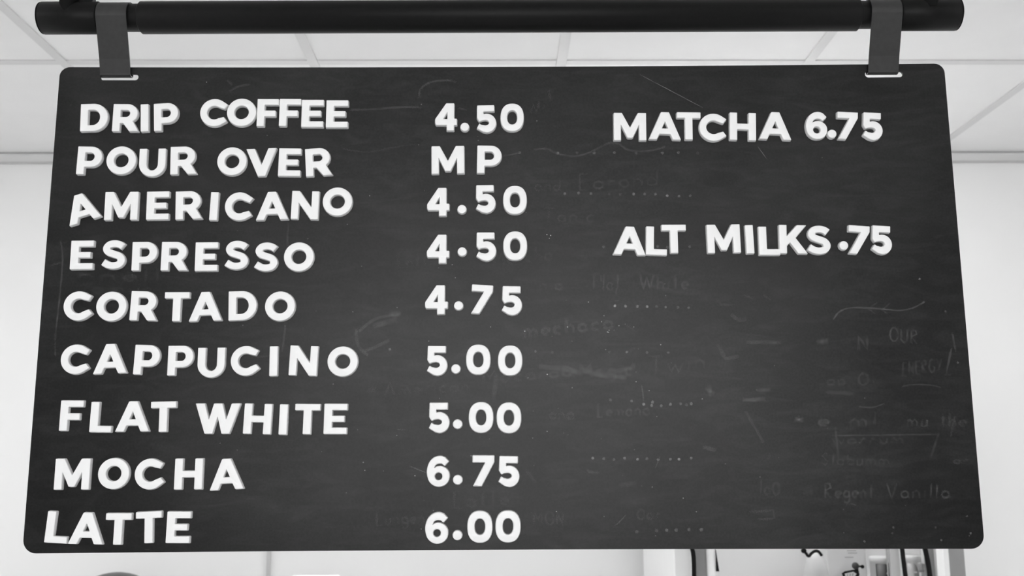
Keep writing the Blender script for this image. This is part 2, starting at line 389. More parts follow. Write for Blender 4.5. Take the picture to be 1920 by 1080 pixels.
G = {
 'A': [[(0,0),(.28,0),(.37,.2),(.75,.2),(.84,0),(1.12,0),(.70,1),(.42,1)], [(.45,.40),(.67,.40),(.56,.66)]],
 'C': [arc(.5,.5,.5,.5,58,302,34)+[(.955,.195),(.84,.355)]+arc(.5,.5,.255,.25,304,56,26)+[(.84,.645),(.955,.805)]],
 'D': [[(0,0)]+arc(.45,.5,.5,.5,-90,90,24)+[(0,1)], [(.26,.215)]+arc(.42,.5,.26,.285,-90,90,16)+[(.26,.785)]],
 'E': [[(0,0),(.77,0),(.77,.21),(.27,.21),(.27,.40),(.68,.40),(.68,.60),(.27,.60),(.27,.79),(.77,.79),(.77,1),(0,1)]],
 'F': [[(0,0),(.26,0),(.26,.36),(.65,.36),(.65,.575),(.26,.575),(.26,.79),(.75,.79),(.75,1),(0,1)]],
 'H': [[(0,0),(.26,0),(.26,.39),(.66,.39),(.66,0),(.92,0),(.92,1),(.66,1),(.66,.60),(.26,.60),(.26,1),(0,1)]],
 'I': [[(0,0),(.27,0),(.27,1),(0,1)]],
 'K': [[(0,0),(.26,0),(.26,.27),(.37,.38),(.65,0),(.97,0),(.56,.55),(.94,1),(.61,1),(.26,.60),(.26,1),(0,1)]],
 'L': [[(0,0),(.72,0),(.72,.21),(.27,.21),(.27,1),(0,1)]],
 'M': [[(0,0),(.25,0),(.25,.57),(.48,.09),(.66,.09),(.89,.57),(.89,0),(1.14,0),(1.14,1),(.85,1),(.57,.46),(.29,1),(0,1)]],
 'N': [[(0,0),(.25,0),(.25,.58),(.68,0),(.94,0),(.94,1),(.69,1),(.69,.42),(.26,1),(0,1)]],
 'O': [sup(.51,.5,.51,.505,2,48), sup(.51,.5,.255,.25,2,32)],
 'P': [[(0,0),(.26,0),(.26,.27)]+bowlR()+[(0,1)], [(.26,.485)]+arc(.45,.635,.14,.15,-90,90,12)+[(.26,.785)]],
 'R': [[(0,0),(.26,0),(.26,.30),(.37,.30),(.60,0),(.92,0)]+arc(.49,.655,.37,.345,-55,90,18)+[(0,1)], [(.26,.525)]+arc(.46,.655,.135,.13,-90,90,12)+[(.26,.785)]],
 'S': [stroke(catmull([(.715,.775),(.60,.85),(.43,.885),(.25,.845),(.155,.715),(.22,.59),(.41,.52),(.60,.45),(.695,.31),(.61,.165),(.42,.115),(.24,.145),(.075,.235)], n=5), .235)],
 'T': [[(.285,0),(.55,0),(.55,.79),(.835,.79),(.835,1),(0,1),(0,.79),(.285,.79)]],
 'U': [[(0,1)]+arc(.455,.44,.455,.445,180,360,26)+[(.91,1),(.65,1)]+arc(.455,.44,.195,.225,360,180,20)+[(.26,1)]],
 'V': [[(0,1),(.30,1),(.53,.41),(.77,1),(1.06,1),(.66,0),(.40,0)]],
 'W': [[(0,1),(.30,1),(.465,.46),(.61,1),(.89,1),(1.035,.46),(1.20,1),(1.50,1),(1.16,0),(.90,0),(.75,.56),(.60,0),(.34,0)]],
 '0': [sup(.405,.5,.405,.505,2.35,48), sup(.405,.5,.18,.265,2.2,32)],
 '4': [[(.41,0),(.665,0),(.665,.2),(.765,.2),(.765,.435),(.665,.435),(.665,1),(.38,1),(0,.42),(0,.28),(.035,.2),(.41,.2)], [(.28,.42),(.43,.42),(.43,.68)]],
 '5': [[(.02,1),(.62,1),(.62,.775),(.235,.775),(.235,.67)]+arc(.345,.345,.335,.345,98,-90,24)+[(.21,.03),(0,.165),(.085,.335),(.16,.285)]+arc(.29,.36,.145,.10,-90,90,12)+[(.18,.445),(.09,.405),(.01,.53)]],
 '6': [[(.725,.82),(.59,.675)]+catmull([(.50,.745),(.38,.75),(.28,.70),(.235,.60)])+catmull([(.33,.655),(.47,.665),(.62,.60),(.72,.48),(.745,.33),(.70,.17),(.58,.05),(.40,0),(.22,.045),(.07,.19),(0,.45),(.04,.70),(.14,.87),(.28,.97),(.45,1),(.60,.95)]),
       sup(.385,.335,.13,.13,2,24)],
 '7': [[(0,1),(.715,1),(.715,.79),(.305,0),(.03,0),(.42,.775),(0,.775)]],
 '.': [sup(.15,.15,.152,.152,2,32)],
}
H, T = .0350, .0066
def glyph(ch):
    loops = [soft(l) for l in G[ch]]
    X = [p[0] for p in G[ch][0]]; Z = [p[1] for p in G[ch][0]]; cx, cz = (min(X)+max(X))/2, (min(Z)+max(Z))/2
    loops = [[((p[0]-cx)*H, (p[1]-cz)*H) for p in l] for l in loops]
    me = curve_mesh('glyph', loops, T/2-.0008, .0008, 2)
    me.update(); nrm = [v.normal.copy() for v in me.vertices]
    for v, q in zip(me.vertices, nrm):         # moulded draft: the back is a little wider than the face
        v.co.z += T/2
        if v.co.z < T*.5:
            h = Vector((q.x, q.y, 0)); v.co += h.normalized()*.0006 if h.length > .2 else Vector((0, 0, 0))
    me.materials.append(M['white'])
    bm = bmesh.new(); bm.from_mesh(me); bmesh.ops.remove_doubles(bm, verts=bm.verts[:], dist=1e-6); bm.to_mesh(me); bm.free()
    me.shade_smooth(); me.set_sharp_from_angle(angle=math.radians(32))
    return me
GM = {}
ORD = ['first', 'second', 'third', 'fourth']
# word, line it belongs to, [(char, face centre x, y in the photograph, lean in degrees, top towards the right is +)]
WORDS = [
 ('DRIP', 'line', [('D',176,219.7,2.2),('R',235.7,220.2,4),('I',270.5,220.5,0),('P',311,218.5,-.7)]),
 ('COFFEE', 'line', [('C',400.5,210.8,5),('O',452.5,210.3,0),('F',501.7,210.8,2.6),('F',543.5,210.5,2.5),('E',585.7,212.2,2),('E',631.8,213,1.7)]),
 ('POUR', 'line', [('P',167.2,300.5,5.1),('O',226.7,300.3,4),('U',285,304.5,2.8),('R',344,300.3,1.2)]),
 ('OVER', 'line', [('O',434.5,302,2),('V',490,304,0),('E',542.7,303.8,3),('R',597.3,303.3,-2.5)]),
 ('AMERICANO', 'line', [('A',152.7,389.3,-15),('M',227,385.7,3.2),('E',295.3,385,2.2),('R',353.8,384.3,.9),('I',400.8,386.3,4.4),('C',447.3,386.5,5),('A',509.7,385.5,0),('N',571.7,384.2,3.4),('O',632.5,377.7,0)]),
 ('ESPRESSO', 'line', [('E',153,477.7,3.6),('S',212.5,477,4),('P',270.5,480,2.6),('R',327.2,480,3.2),('E',386.7,480.8,2.3),('S',443.3,478,3),('S',498.7,481.2,3),('O',560,481.2,0)]),
 ('CORTADO', 'line', [('C',145.3,573.5,-1),('O',208.3,574.2,0),('R',269.7,573.3,5),('T',330.8,574.8,3),('A',384.7,574.3,.8),('D',454.5,572.7,.6),('O',524.7,573.8,0)]),
 ('CAPPUCINO', 'line', [('C',140.3,673.6,3),('A',205.8,672.5,1.5),('P',275,674.5,5.2),('P',338,675.8,2.7),('U',395.5,679.7,2.4),('C',459,676.5,-3),('I',512.5,677,1.4),('N',568.7,676,4),('O',642.2,677.5,0)]),
 ('FLAT', 'line', [('F',133.3,779.2,4.5),('L',189.2,782,4.7),('A',248.3,780.7,3),('T',305.5,781.2,2.2)]),
 ('WHITE', 'line', [('W',407.5,784.7,2.8),('H',482.8,785.2,4),('I',530.8,786.5,3),('T',575.8,785.7,2.6),('E',628.8,785.3,2)]),
 ('MOCHA', 'line', [('M',134.8,889,4),('O',212.5,888,0),('C',279.4,889,-2),('H',353.2,888.7,2.7),('A',424.3,889.2,-.5)]),
 ('LATTE', 'line', [('L',106.6,988.7,7.6),('A',161.7,990.7,5.2),('T',220.8,991.8,3.8),('T',278.1,988.7,.8),('E',333.9,988.7,3.6)]),
 ('4.50', 'the DRIP COFFEE line', [('4',836.3,218.8,.8),('.',871.4,237.5,0),('5',912,222.5,-1),('0',960.3,219.6,0)]),
 ('MP', 'the POUR OVER line', [('M',839.7,299.3,-.4),('P',917.5,298.5,.9)]),
 ('4.50', 'the AMERICANO line', [('4',821.6,378.2,.3),('.',866,391.9,0),('5',910.6,372.9,-.5),('0',965.6,374.6,0)]),
 ('4.50', 'the ESPRESSO line', [('4',821.2,466.4,.5),('.',866.4,471.5,0),('5',911.6,462.2,0),('0',966,460.5,0)]),
 ('4.75', 'the CORTADO line', [('4',818.2,561.8,.5),('.',859.8,572.8,0),('7',903.1,561.1,4),('5',960,563.5,1)]),
 ('5.00', 'the CAPPUCINO line', [('5',819.6,676.3,1),('.',854.6,691.3,0),('0',896.7,673.9,0),('0',956.5,675.6,0)]),
 ('5.00', 'the FLAT WHITE line', [('5',823.3,783.3,.5),('.',857.8,795.1,0),('0',901.9,782.5,0),('0',954.2,783.2,0)]),
 ('6.75', 'the MOCHA line', [('6',821.4,883.6,0),('.',858.1,899.6,0),('7',906.1,882.8,.7),('5',954.4,884.2,1)]),
 ('6.00', 'the LATTE line', [('6',818.6,990,1),('.',857.5,1003.8,0),('0',899.7,987.8,0),('0',952.5,987.2,0)]),
 ('MATCHA', 'line', [('M',1181.4,236.9,-.7),('A',1247,235.4,0),('T',1291.7,235.7,-.8),('C',1336.9,238.3,0),('H',1393.2,236.6,-.4),('A',1454.1,235.4,0)]),
 ('6.75', 'the MATCHA line', [('6',1531.4,234.8,0),('.',1560.6,250.6,0),('7',1589.7,235.4,0),('5',1637,236.6,-.5)]),
 ('ALT', 'line', [('A',1180.8,451,1),('L',1231.3,451.2,.6),('T',1264,447.5,-1.8)]),
 ('MILKS', 'line', [('M',1357.3,447.2,-3),('I',1406,448.3,-3.8),('L',1442.8,451.2,-2.6),('K',1488,448.3,-1.5),('S',1536,449.5,-1)]),
 ('.75', 'the ALT MILKS line', [('.',1582.5,460,0),('7',1611,449.5,1),('5',1654.2,449.8,0)]),
]
WORD_AT = {'MP': 'MP beside POUR OVER'}
for word, where, chars in WORDS:
    seen = {}
    for ch, px, py, lean in chars:
        if ch not in GM: GM[ch] = glyph(ch)
        x = 0.0; Y = BY-T
        for _ in range(3):
            p = P(px, py, Y); Y = BY-T+bow(p.x)
        l = math.radians(lean); q = P(px+40*math.sin(l), py-40*math.cos(l), Y); d = q-p
        phi = math.atan2(d.x, d.z); s = bslope(p.x)
        kind = 'decimal_point' if ch == '.' else ('menu_digit' if ch.isdigit() else 'menu_letter')
        o = link(kind, GM[ch])
        ex = Vector((math.cos(phi), 0, -math.sin(phi))); ez = Vector((math.sin(phi), 0, math.cos(phi))); en = Vector((0, -1, 0))
        R0 = Matrix((ex, ez, en)).transposed()
        R1 = Matrix.Rotation(math.atan(s), 3, 'Z') @ R0
        base = Vector((p.x, BY+bow(p.x)-.00002, p.z))
        o.matrix_world = Matrix.Translation(base) @ R1.to_4x4()
        k = seen.get(ch, 0); seen[ch] = k+1; tot = sum(1 for c in chars if c[0] == ch)
        nth = '' if tot == 1 else ', %s of %d %ss' % (ORD[k], tot, ch)
        NUM = {'0': 'zero', '4': 'four', '5': 'five', '6': 'six', '7': 'seven'}
        LINE = where.replace('the ', '').replace(' line', '')
        if where == 'line':
            lab = 'white raised letter %s in the word %s%s' % (ch, word, nth); cat = 'letter'; grp = 'white raised letters of the menu words'
        elif ch == '.':
            lab = 'white round decimal point in the price of %s' % LINE; cat = 'decimal point'; grp = 'white decimal points of the prices'
        elif ch.isdigit():
            nth = '' if tot == 1 else [', left one of two zeros', ', right one of two zeros'][k]
            lab = 'white raised digit %s in the price of %s%s' % (NUM[ch], LINE, nth); cat = 'digit'; grp = 'white raised digits of the prices'
        else:
            lab = 'white raised letter %s of MP in the price column beside %s' % (ch, LINE); cat = 'letter'; grp = 'white raised letters of the menu words'
        tag(o, lab, cat, grp)

# ------------------------------------------------------------------ wiped chalk left on the board
def cpt(px, py):
    Y = BY
    for _ in range(3):
        p = P(px, py, Y); Y = BY+bow(p.x)
    return Vector((p.x, Y-.00012, p.z))
def ribbon(acc, pts, wpx, a):
    pts = [Vector(q) for q in pts]; vs_, fs, al = acc
    den = []
    for u, v in zip(pts, pts[1:]):
        n = max(1, int((v-u).length/9))
        for k in range(n): den.append(u+(v-u)*k/n)
    den.append(pts[-1]); n = len(den)
    for i, p in enumerate(den):
        d = (den[min(n-1, i+1)]-den[max(0, i-1)]); d = d.normalized() if d.length else Vector((1, 0)); nr = Vector((-d.y, d.x))
        e = .35 if i in (0, n-1) else 1.0; b0 = len(vs_); w_ = wpx*random.uniform(.85, 1.15)
        for off, s in ((-1, 0), (-.45, 1), (.45, 1), (1, 0)):
            vs_.append(cpt(*(p+nr*off*w_*.5))); al.append(a*s*e*(random.uniform(.8, 1.1) if wpx > 7 else random.uniform(.6, 1.15)))
        if i:
            for k in range(3): fs.append((b0-4+k, b0-3+k, b0+1+k, b0+k))
def blob(acc, px, py, r, a):
    vs_, fs, al = acc; b0 = len(vs_); n = 10
    vs_.append(cpt(px, py)); al.append(a*.75)
    for rr, s in ((.6, 1.0), (1.0, 0)):
        for k in range(n):
            t = 2*math.pi*k/n; q = r*rr*random.uniform(.85, 1.12); vs_.append(cpt(px+q*math.cos(t), py+q*math.sin(t))); al.append(a*s)
    for k in range(n):
        fs.append((b0, b0+1+k, b0+1+(k+1) % n)); fs.append((b0+1+k, b0+1+n+k, b0+1+n+(k+1) % n, b0+1+(k+1) % n))
def flush(name, acc):
    vs_, fs, al = acc; me = bpy.data.meshes.new(name); me.from_pydata([tuple(v) for v in vs_], [], fs); me.update()
    at = me.attributes.new('chalk', 'FLOAT', 'POINT'); at.data.foreach_set('value', al)
    o = link(name, me, M['chalk']); board_parts.append(o); return o
def mark(name, strokes, w_=4, a=.06):
    if name != 'chalk_writing':               # every stroke a piece of its own
        for s in strokes:
            acc = ([], [], []); ribbon(acc, s, w_, a); flush(name, acc)
        return
    acc = ([], [], [])
    for s in strokes: ribbon(acc, s, w_, a)
    o = flush(name, acc); o['kind'] = 'stuff'; return o
def dots(pts, r=3.2):
    acc = ([], [], [])
    for x, y, a in pts: blob(acc, x, y, r, a)
    o = flush('chalk_dots', acc); o['kind'] = 'stuff'; return o
# one-stroke handwriting, box 0..1 wide, 0 baseline, 1 cap height
def cc(x, y, r, a0=0, a1=360, n=10, ry=None): return [(x+r*math.cos(math.radians(a0+(a1-a0)*k/n)), y+(ry or r)*math.sin(math.radians(a0+(a1-a0)*k/n))) for k in range(n+1)]
HW = {
 'a': (.55, [cc(.25,.25,.22), [(.47,.48),(.5,0)]]), 'c': (.5, [cc(.27,.25,.22,50,310)]), 'd': (.55, [cc(.25,.25,.22), [(.47,1),(.48,0)]]),
 'e': (.5, [[(.06,.25),(.45,.27)]+cc(.26,.26,.2,10,310)]), 'h': (.5, [[(.05,1),(.05,0)], [(.05,.3),(.25,.5),(.42,.35),(.42,0)]]),
 'i': (.22, [[(.1,.5),(.1,0)]]), 'l': (.22, [[(.12,1),(.1,0)]]), 't': (.4, [[(.18,.95),(.18,0)], [(.02,.6),(.36,.62)]]),
 'm': (.75, [[(.05,.5),(.05,0)], [(.05,.35),(.2,.5),(.35,.35),(.35,0)], [(.35,.35),(.5,.5),(.65,.35),(.65,0)]]),
 'n': (.52, [[(.05,.5),(.05,0)], [(.05,.35),(.25,.5),(.42,.35),(.42,0)]]), 'o': (.55, [cc(.26,.25,.22)]), 'r': (.4, [[(.06,.5),(.06,0)], [(.06,.3),(.2,.48),(.36,.46)]]),
 'g': (.5, [cc(.25,.28,.2), [(.45,.5),(.46,-.15),(.25,-.35),(.06,-.22)]]), 'w': (.7, [[(0,.5),(.17,0),(.33,.4),(.5,0),(.66,.5)]]), 'u': (.5, [[(.05,.5),(.07,.1),(.22,0),(.4,.12),(.42,.5),(.42,0)]]),
 'F': (.6, [[(.08,1),(.05,0)], [(.05,1),(.55,1)], [(.05,.55),(.45,.56)]]), 'W': (.9, [[(0,1),(.2,0),(.42,.8),(.62,0),(.85,1)]]), 'T': (.7, [[(0,1),(.65,1)], [(.33,1),(.32,0)]]),
 'V': (.7, [[(0,1),(.3,0),(.6,1)]]), 'R': (.65, [[(.05,1),(.05,0)], [(.05,1),(.4,.95),(.45,.7),(.05,.5),(.5,0)]]), 'O': (.75, [cc(.35,.5,.33,ry=.5)]), 'U': (.65, [[(.03,1),(.05,.2),(.28,0),(.5,.2),(.52,1)]]),
 'E': (.55, [[(.45,1),(.05,1),(.05,0),(.48,0)], [(.05,.5),(.4,.52)]]), 'N': (.65, [[(.05,0),(.05,1),(.5,0),(.5,1)]]), 'G': (.7, [cc(.35,.5,.32,50,320,ry=.5)+[(.62,.4),(.4,.4)]]), 'Y': (.6, [[(0,1),(.27,.5)], [(.55,1),(.2,0)]]),
 'L': (.55, [[(.05,1),(.05,0),(.48,.02)]]), 'S': (.55, [[(.45,.9),(.25,1),(.06,.8),(.42,.3),(.28,.02),(.03,.12)]]), 'M': (.8, [[(.04,0),(.08,1),(.36,.4),(.64,1),(.7,0)]]),
 'A': (.7, [[(0,0),(.3,1),(.6,0)], [(.12,.38),(.48,.38)]]), 'f': (.4, [[(.38,.95),(.2,1),(.15,.8),(.14,0)], [(.02,.5),(.34,.5)]]), 'b': (.5, [[(.05,1),(.05,0)], cc(.27,.25,.21)]),
 '!': (.25, [[(.15,1.25),(.08,.25)], [(.05,0),(.08,.02)]]), '*': (.6, [[(.3,.8),(.3,.2)], [(.05,.65),(.55,.35)], [(.05,.35),(.55,.65)]]), '0': (.6, [cc(.28,.4,.26,ry=.4)]), ' ': (.5, []),
}
def hand(text, xa, xb, y, h, slope=0.0, w_=3.6, a=.045):
    adv = (xb-xa)/sum(HW[c][0]+.13 for c in text); st = []; cx = xa
    for ch in text:
        wd, ss = HW[ch]
        for s in ss: st.append([(cx+p[0]*adv, y-p[1]*h+slope*(cx-xa)) for p in s])
        cx += (wd+.13)*adv
    return mark('chalk_writing', st, w_, a)
sm = lambda p, n=6: catmull(p, n=n)
mark('chalk_stroke', [sm([(786,184),(788,168),(803,156),(825,151),(845,151),(856,154)])], 5, .055)
mark('chalk_stroke', [sm([(655,206),(700,205),(750,201),(790,201)]), [(858,203),(876,206)]], 5, .045)
mark('chalk_stroke', [sm([(430,172),(445,163),(468,158)]), sm([(426,150),(436,160)])], 5, .05)
mark('chalk_stroke', [sm([(1000,281),(1025,279),(1045,288),(1075,293),(1105,286),(1140,269),(1160,270),(1175,280),(1205,284),(1235,279),(1248,274)])], 5, .045)
mark('chalk_stroke', [sm([(940,293),(960,290),(975,285)]), sm([(640,279),(690,285),(740,276),(780,270)])], 4, .03)
mark('chalk_stroke', [sm([(1562,600),(1572,586),(1590,578),(1622,577),(1660,580),(1690,582),(1715,576),(1734,565)], 5), [(1632,577),(1645,566)], [(1628,579),(1641,588)], [(1655,580),(1668,569)], [(1652,580),(1664,588)]], 4, .085)
mark('chalk_stroke', [sm([(114,452),(117,475),(117,500),(113,545),(107,600),(103,640),(104,668)]), [(110,457),(126,454)], [(96,497),(115,492)]], 4.5, .055)
mark('chalk_stroke', [sm([(541,415),(539,450),(541,470)]), sm([(536,600),(532,640),(528,660)])], 5, .04)
mark('chalk_stroke', [[(465,669),(530,668)]], 5, .03)
mark('chalk_stroke', [sm([(668,616),(669,640),(677,655),(690,667)]), sm([(672,622),(700,600),(728,592),(750,590)]), sm([(684,658),(710,648),(730,638)])], 7, .055)
mark('chalk_smudge', [[(700,612),(745,598)], [(730,590),(752,588)]], 13, .05)
mark('chalk_scratch', [[(1420,274),(1437,297)], [(1200,140),(1318,202)]], 1.6, .16)
mark('chalk_scratch', [[(768,874),(798,886)], [(1152,986),(1160,980),(1174,965)], [(1238,855),(1228,880)]], 2.4, .11)
mark('chalk_scratch', [[(1127,516),(1127,528)], [(1156,541),(1155,552)], [(1152,565),(1160,564)], [(1203,722),(1207,752)], [(996,960),(1003,972)]], 3.5, .10)
mark('chalk_scratch', [[(270,1030),(280,1030.5)], [(1594,944),(1606,947)], [(930,1008),(932,1003)], [(745,805),(760,806)]], 2, .16)
mark('chalk_smudge', [[(1010,688),(1060,691),(1090,700)], [(1085,692),(1120,702),(1175,708)]], 12, .055)
mark('chalk_smudge', [[(1140,700),(1185,690),(1190,680)], [(1160,910),(1195,905)], [(925,748),(932,700)]], 11, .035)
mark('chalk_smudge', [[(1345,645),(1360,672),(1385,668)], [(1400,642),(1465,642)], [(1370,590),(1385,600),(1400,598)]], 9, .045)
mark('chalk_smudge', [[(1342,560),(1352,571),(1376,572)], [(1394,552),(1412,560)], [(1430,552),(1445,562)]], 6, .045)
mark('chalk_smudge', [[(1322,728),(1340,738)], [(1330,722),(1332,744)], [(1318,838),(1342,844)], [(1420,732),(1445,730)], [(1392,750),(1436,748)]], 9, .065)
mark('chalk_smudge', [[(1397,770),(1432,830)], [(1445,850),(1440,862)], [(1405,960),(1450,957),(1452,972),(1420,974)]], 6, .04)
mark('chalk_smudge', [[(1175,660),(1190,652)], [(1175,610),(1192,620)], [(985,880),(1005,905)], [(1548,735),(1600,738)]], 8, .035)
mark('chalk_smudge', [[(1100,880),(1105,885),(1125,886)], [(1105,865),(1120,866)]], 6, .05)
mark('chalk_stroke', [[(1785,623),(1792,660)], [(1784,652),(1774,700)], [(1770,702),(1782,703)]], 5, .06)
mark('chalk_stroke', [sm([(1690,725),(1715,721),(1745,722),(1765,727)]), sm([(1610,762),(1635,764),(1660,756)]), sm([(1560,817),(1640,816),(1760,814)])], 4, .045)
mark('chalk_stroke', [[(1566,800),(1572,858)], [(1760,812),(1745,858)], [(1790,780),(1782,820)]], 6, .035)
mark('chalk_writing', [[(995,212),(1000,196),(1006,210),(1012,190)], [(1028,170),(1034,190)], [(1018,205),(1022,198)]], 6, .045)
for t in (('and', 1003, 1055, 358, 24, 0, 5, .03), ('Earond', 1085, 1240, 356, 30, -.06, 5, .032), ('Tonic', 1018, 1120, 416, 26, 0, 5, .032),
          ('Lattin', 745, 830, 502, 28, 0, 6, .018), ('Matcha', 925, 1040, 498, 28, -.1, 6, .022), ('nia', 1012, 1060, 544, 24, 0, 6, .035),
          ('Flat', 1112, 1166, 545, 32, 0, 5, .05), ('White', 1200, 1296, 542, 28, 0, 6, .04), ('mechoco', 982, 1156, 632, 30, -.1, 8, .042),
          ('*', 688, 712, 742, 22, 0, 7, .04), ('American', 722, 885, 742, 24, -.06, 6, .026), ('Macaroo', 905, 1078, 718, 24, -.08, 7, .03),
          ('Magic', 1086, 1192, 708, 26, -.06, 7, .035), ('Twin', 1216, 1330, 702, 34, -.12, 6, .035), ('ona', 1030, 1080, 786, 24, 0, 7, .03),
          ('Lemona', 1120, 1222, 782, 26, -.04, 6, .038), ('OUR', 1668, 1726, 640, 26, .12, 5, .045), ('N', 1608, 1636, 656, 26, 0, 6, .04),
          ('*', 1530, 1560, 652, 24, 0, 8, .055), ('ENERGY', 1692, 1768, 704, 24, -.12, 5.5, .036), ('oo Oi', 1550, 1645, 722, 22, 0, 6, .026),
          ('*', 1488, 1513, 800, 26, 0, 6, .07), ('e ml', 1532, 1652, 800, 28, 0, 6, .038), ('mu the', 1700, 1816, 800, 26, 0, 6, .04),
          ('worrum', 1560, 1700, 832, 20, 0, 6, .03), ('Slobumm', 1540, 1672, 872, 22, 0, 5, .034), ('ar', 1788, 1820, 870, 16, 0, 5, .04),
          ('*', 1504, 1530, 936, 28, 0, 7, .045), ('Regent', 1546, 1642, 934, 28, 0, 6, .042), ('Vanilla', 1662, 1786, 934, 28, 0, 5, .05),
          ('Lungen', 705, 800, 985, 26, -.05, 6, .024), ('Latte', 850, 960, 952, 30, -.05, 6, .024), ('MON', 1000, 1062, 984, 24, 0, 5, .03),
          ('0ar', 1195, 1242, 974, 24, 0, 6, .032), ('lo0', 1424, 1466, 928, 30, 0, 6, .03), ('*nell', 142, 310, 528, 26, 0, 7, .024), ('amur', 172, 292, 550, 20, 0, 7, .02)):
    hand(*t)
dots([(1059,363,.17),(1085,362,.15),(1108,363,.12),(1142,364,.04),(1163,364,.05),(1188,364,.2),(1209,364,.15),(1229,364,.22),(1251,367,.22),(1273,368,.2),(1294,367,.14)])
dots([(1153,573.5,.38),(1173,574,.2),(1195,574.5,.3),(1213.5,575,.36),(1231,574.5,.1),(1248,576,.14),(1271,576,.14),(1291,577,.14)])
dots([(1184,752,.14),(1207,758,.24),(1222,760,.2),(1223.5,754,.22),(1240,761,.17),(1257,758,.2),(1276,757,.17),(1296,757,.2),(1287,759,.1),(1145,750,.10)], 3.4)
dots([(1111.5,859,.36),(1132,860,.14),(1151,861,.12),(1171,859,.18),(1195.5,861,.26),(1213,860,.2),(1234,862,.32),(1257,861,.24),(1273,861,.26),(1296,859,.2)])
dots([(974,286,.12),(1046,287,.14),(1082,286,.08),(1114,287,.16),(1152,286,.14),(1193,287,.11),(1242,287,.13),(1272,286,.12),(1308,287,.05)])
dots([(1004,659,.12),(1036,661,.07),(1143,660,.12),(1175,660,.2),(1213,661,.11),(1253,661,.12),(731,655,.17)], 3)
dots([(1132,463,.15),(1233,462,.13),(1251,464,.1),(1293,463,.12),(1160,459,.06)])
dots([(1724,523,.2),(1773,584,.1),(1796,680,.17),(1296,859,.1),(1813,968,.12),(1820,1000,.14),(1765,1013,.14),(1621,1015,.13),(1675,989,.1),(1673,1000,.09),(1754,989,.08)], 2.6)
dots([(1231,995,.1),(1250,994,.13),(1268,994,.15),(1292,993,.13),(1315,993,.13),(1194,997,.08)], 4)
random.seed(3)
sp = [(random.uniform(640,1330), random.uniform(480,1010), random.uniform(.15,.6)) for _ in range(42)]
sp += [(random.gauss(1150,30), random.gauss(610,14), random.uniform(.3,.6)) for _ in range(8)]
sp += [(random.uniform(130,1780), random.uniform(150,1010), random.uniform(.1,.4)) for _ in range(50)]
sp += [(1025.5,440,.7),(1032.5,441.5,.8),(1030,447,.4),(1220,441,.8),(1064,613,.8),(984,621,.9),(920,613,.8),(1026,702,.8),(778,892,.8),(678,499,.3)]
sp_o = dots(sp, 1.15); sp_o.name = 'chalk_specks'; sp_o['kind'] = 'stuff'
adopt(board, board_parts)

# ------------------------------------------------------------------ back counter, grinder, white box
cnt = empty('back_counter', (-.6, 2.75, 0))
cp = [box('cabinet', M['counter'], None, -2.2, .30, 2.50, 2.985, .08, .86), box('plinth', M['dark'], None, -2.18, .28, 2.55, 2.98, 0, .08),
      box('worktop', M['lgrey'], None, -2.22, .32, 2.46, 2.99, .86, .90, bev=.004)]
for k in range(4):
    xa = -2.19+.62*k; d = box('door', M['wplastic'], None, xa, xa+.61, 2.48, 2.4995, .11, .84, bev=.002); cp.append(d)
    box('handle', M['mgrey'], d, xa+.55, xa+.565, 2.455, 2.48, .6, .76)
adopt(cnt, cp); tag(cnt, 'white back counter along the wall below the frame', 'counter')
c = P(218, 1073, 2.78); gr = empty('coffee_grinder', (c.x, 2.78, .90)); hh = c.z-.90; r = .112
bm = bmesh.new(); bx(bm, -.09, .09, -.11, .11, 0, hh*.42, bev=.012); obj('body', bm, M['dark'], gr)
bm = bmesh.new(); lathe(bm, [(.05, hh*.42), (.065, hh*.5), (.10, hh*.80), (.10, hh-.075)], n=48); obj('hopper', bm, M['grey'], gr, True)
bm = bmesh.new(); lathe(bm, [(r, hh-.095), (r*1.01, hh-.085)]+[(r*math.cos(math.radians(a)), hh-.085+.085*math.sin(math.radians(a))) for a in range(8, 90, 9)], n=48); obj('lid', bm, M['dark'], gr, True)
bm = bmesh.new(); bx(bm, -.02, .02, -.16, -.11, hh*.15, hh*.25, bev=.005); obj('spout', bm, M['dark'], gr)
tag(gr, 'dark rounded dome top rising below the board at lower left', 'grinder')
c = P(594, 1077.5, 2.83); a = P(549, 1078, 2.80); b_ = P(640, 1078, 2.80)
wb = empty('white_carton', (c.x, 2.78, .90)); hw = (b_.x-a.x)/2
bm = bmesh.new(); bx(bm, -hw, hw, -.05, .05, 0, c.z-.90, bev=.006); obj('box', bm, M['wbright'], wb)
bm = bmesh.new(); bx(bm, -hw*.95, hw*.95, -.0515, -.050, (c.z-.9)*.70, (c.z-.9)*.72); obj('flap_seam', bm, M['lgrey'], wb)
tag(wb, 'bright white box top edge at the bottom of the frame left of centre', 'box')

# ------------------------------------------------------------------ glass-door cooler at lower right
YC = 2.42
def X(px, Y=YC): return P(px, 1056, Y).x
cool = empty('display_cooler', ((X(1266)+X(1816))/2, YC+.28, 0)); cpp = []
ZT = 1.88; DB = YC+.58
def cb(name, m, *a, bev=0.0):
    o = box(name, m, None, *a, bev=bev); cpp.append(o); return o
bm = bmesh.new()
bx(bm, X(1266), X(1294), YC, DB, .10, ZT); bx(bm, X(1764), X(1780), YC, DB, .10, ZT)
bx(bm, X(1294), X(1755), DB-.03, DB, .10, ZT); bx(bm, X(1294), X(1755), YC, DB-.03, ZT-.06, ZT); bx(bm, X(1294), X(1755), YC, DB-.03, .10, .18)
o = obj('cabinet', bm, M['wplastic']); cpp.append(o)
cb('plinth', M['dark'], X(1270), X(1776), YC+.03, DB, 0, .10)
cb('side_panel', M['grey'], X(1781), X(1816), YC+.02, DB, 0, ZT-.02)  # plain grey upright strip along the right edge
